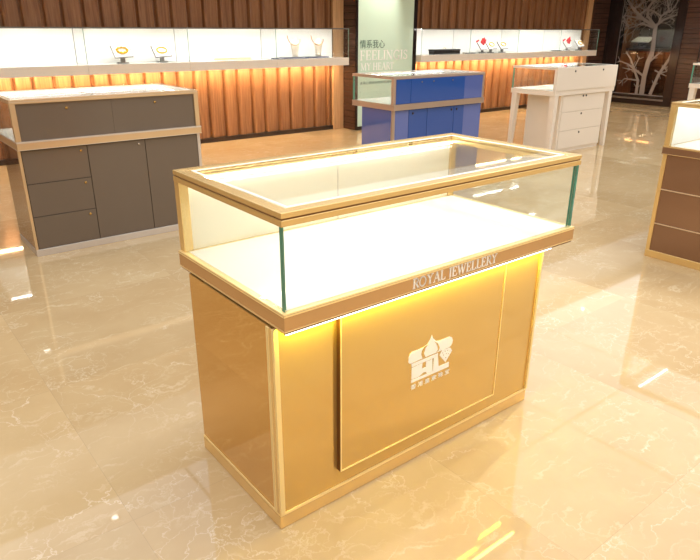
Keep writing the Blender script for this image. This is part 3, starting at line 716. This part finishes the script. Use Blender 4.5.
# black box
r = empty('black_box', (6.64, SY, SZ), 'long low black jewellery box right of the mint board', 'box')
q = MB(); q.box(6.32+.1, 6.98, SY-.06, SY+.06, SZ, SZ+.045, M['black'], .003); q.build('box_base', r)
q = MB(); q.box(6.415, 6.985, SY-.065, SY+.065, SZ+.0455, SZ+.068, M['black'], .004); q.build('box_lid', r)
q = MB(); q.tube([(6.66+.03*math.cos(a), SY-.03, SZ+.0685+.022*math.sin(a)) for a in [math.pi*k/8 for k in range(9)]], .003, M['gold_jewel'], 6)
tag(q.build('bangle', loc=(6.66, SY, SZ+.07)), 'half hoop of gold on the long black box', 'bangle')
def flower(x, label, lt):
    r, Rm = stand(x, SY, SZ, lt, SG, .9)
    fl = empty('red_flower', (x-.03, SY-.03, SZ+.12), label, 'flower', 'red flowers on the wall cases')
    rr = random.Random(int(x*10))
    cx, cz = x-.05, SZ+.17
    for k in range(9):
        a = k*2*math.pi/9+rr.uniform(-.2, .2); ln = rr.uniform(.05, .075)
        q = MB(); d = Vector((math.cos(a), -.35, math.sin(a)*.8)).normalized(); p = Vector((cx, SY-.04, cz))
        q.tube([p, p+d*ln*.3, p+d*ln*.7, p+d*ln], [.004, .016, .018, .003], M['red'], 7); q.build('petal', fl)
    q = MB(); q.tube([(cx, SY-.04, cz), (cx+.02, SY-.03, SZ+.13)], .003, M['green_ink'], 5); q.build('stalk', fl)
    q = MB(); p = Vector((cx-.16, SY-.04, cz-.01)); q.tube([p, p+Vector((.02, 0, .012)), p+Vector((.05, -.01, .03)), p+Vector((.07, 0, .02))], [.003, .015, .012, .002], M['red'], 7); q.tube([p+Vector((.07, 0, .02)), (cx, SY-.04, cz)], .002, M['red'], 5); q.build('petal', fl)
flower(7.56, 'red flower left of two gold trays, nearer the black box', 'grey stand behind the first red flower')
flower(9.86, 'red flower near the right end of the wall cases', 'grey stand behind the second red flower')
q = MB(); q.box(7.14, 7.36, SY-.04, SY+.04, SZ, SZ+.01, M['grey_metal'], .002); tag(q.build('jewellery_tray', loc=(7.25, SY, SZ)), 'thin grey tray left of the first red flower', 'tray')
q = MB(); q.box(9.44, 9.64, SY-.04, SY+.04, SZ, SZ+.01, M['grey_metal'], .002); tag(q.build('jewellery_tray', loc=(9.54, SY, SZ)), 'thin grey tray left of the second red flower', 'tray')

# case behind the tree window
r = empty('wall_display_case', (12.4, 5.3, .9), 'dim glass case on the wall behind the tree window', 'display case')
q = MB(); q.box(12.35, 12.858, 4.3, 6.2, .93, .98, M['grey_metal']); q.build('shelf', r)
q = MB(); q.box(12.84, 12.858, 4.3, 6.2, .9805, 1.36, M['grey_metal']); q.build('back_panel', r)
q = MB(); q.box(12.355, 12.361, 4.3, 6.2, .9805, 1.36, M['glass']); q.build('front_pane', r)
q = MB(); q.box(12.34, 12.354, 4.3, 6.2, 1.34, 1.372, M['grey_metal']); q.build('top_rail', r)
q = MB(); q.box(12.39, 12.41, 4.35, 6.15, 1.35, 1.3585, M['led_mid']); tag(q.build('light_bar', r), 'added lamp bar lighting the tray')  # bar added to brighten the alcove case and its tray
q = MB(); q.box(12.80, 12.82, 4.35, 6.15, .922, .9295, M['led_ember']); tag(q.build('under_light', r), 'orange lamp strip')
x, y, z = 12.55, 5.98, .981
r = empty('open_box', (x, y, z), 'white tilted jewellery box seen through the tree window', 'box')
q = MB(); q.box(x-.09, x+.09, y-.13, y+.13, z, z+.04, M['grey_metal'], .003); q.build('box_base', r)
q = MB(); q.box(x-.05, x+.05, y-.06, y+.06, z+.0405, z+.11, M['dark_frame'], .002); q.build('stem', r)
q = MB(); q.quad8([(x-.12, y-.2, z+.111), (x+.12, y-.2, z+.20), (x+.12, y+.17, z+.20), (x-.12, y+.17, z+.111)], [(x-.13, y-.2, z+.13), (x+.11, y-.2, z+.22), (x+.11, y+.17, z+.22), (x-.13, y+.17, z+.13)], M['white_board']); tag(q.build('tray', r), 'white tilted tray')

# ------------------------------------------------------------------ lamps
ZC = CH-.013
for (x, y, z) in ((1.2, 4.9, ZC), (.44, 3.87, ZC), (10.3, 4.5, ZC), (5.0, 3.6, ZC), (8.2, 3.9, ZC), (-1.6, 3.9, ZC)):
    r = empty('downlight', (x, y, z), 'small round ceiling spotlight mirrored as a dot in the floor', 'ceiling lamp', 'round ceiling spotlights')
    q = MB(); q.lathe(x, y, [(.05, z-.0005), (.05, z-.012), (.042, z-.018)], M['plaster'], 20); q.build('ring', r)
    q = MB(); q.lathe(x, y, [(.03, z-.0185), (.028, z-.022)], M['tube'], 16); q.build('bulb', r)
def spot(x, y, z, tx, ty, tz, e, ang, col=(1, .95, .87), r=.03, blend=.6):
    l = bpy.data.lights.new('spot_lamp', 'SPOT'); l.energy = e; l.spot_size = math.radians(ang); l.spot_blend = blend; l.color = col; l.shadow_soft_size = r
    o = bpy.data.objects.new('spot_lamp', l); COL.objects.link(o); o.location = (x, y, z)
    o.rotation_euler = (Vector((tx, ty, tz))-Vector((x, y, z))).to_track_quat('-Z', 'Y').to_euler()
spot(5.4, 5.45, 2.24, 5.3, 5.87, 1.7, 40, 70)
spot(2.6, .4, 2.95, 1.35, -.25, 0, 120, 60, (1, .99, .98))  # added spot, lays a bright pool on the floor by the gold counter
w = bpy.data.worlds.new('world'); SC.world = w; w.use_nodes = True
w.node_tree.nodes['Background'].inputs[0].default_value = (1, .95, .88, 1); w.node_tree.nodes['Background'].inputs[1].default_value = .3

# ------------------------------------------------------------------ camera
P = (-7.38090788e-01, -1.19069789e+00, 1.34472537e+00); yaw, pitch, roll, f = 6.68551957e-01, 3.80597820e-01, 4.84760999e-03, 630.465
cy, sy = math.cos(yaw), math.sin(yaw)
fwd = Vector((sy*math.cos(pitch), cy*math.cos(pitch), -math.sin(pitch))); right = Vector((cy, -sy, 0)); up = right.cross(fwd)
r2 = math.cos(roll)*right+math.sin(roll)*up; u2 = -math.sin(roll)*right+math.cos(roll)*up
cam = bpy.data.cameras.new('camera'); co = bpy.data.objects.new('camera', cam); COL.objects.link(co)
co.matrix_world = Matrix((( r2.x, u2.x, -fwd.x, P[0]), (r2.y, u2.y, -fwd.y, P[1]), (r2.z, u2.z, -fwd.z, P[2]), (0, 0, 0, 1)))
cam.sensor_width = 36; cam.lens = f*36/700; cam.clip_start = .02
SC.camera = co
vs = SC.view_settings; vs.view_transform = 'Standard'; vs.look = 'None'; vs.gamma = 1; vs.use_curve_mapping = False; vs.exposure = .24
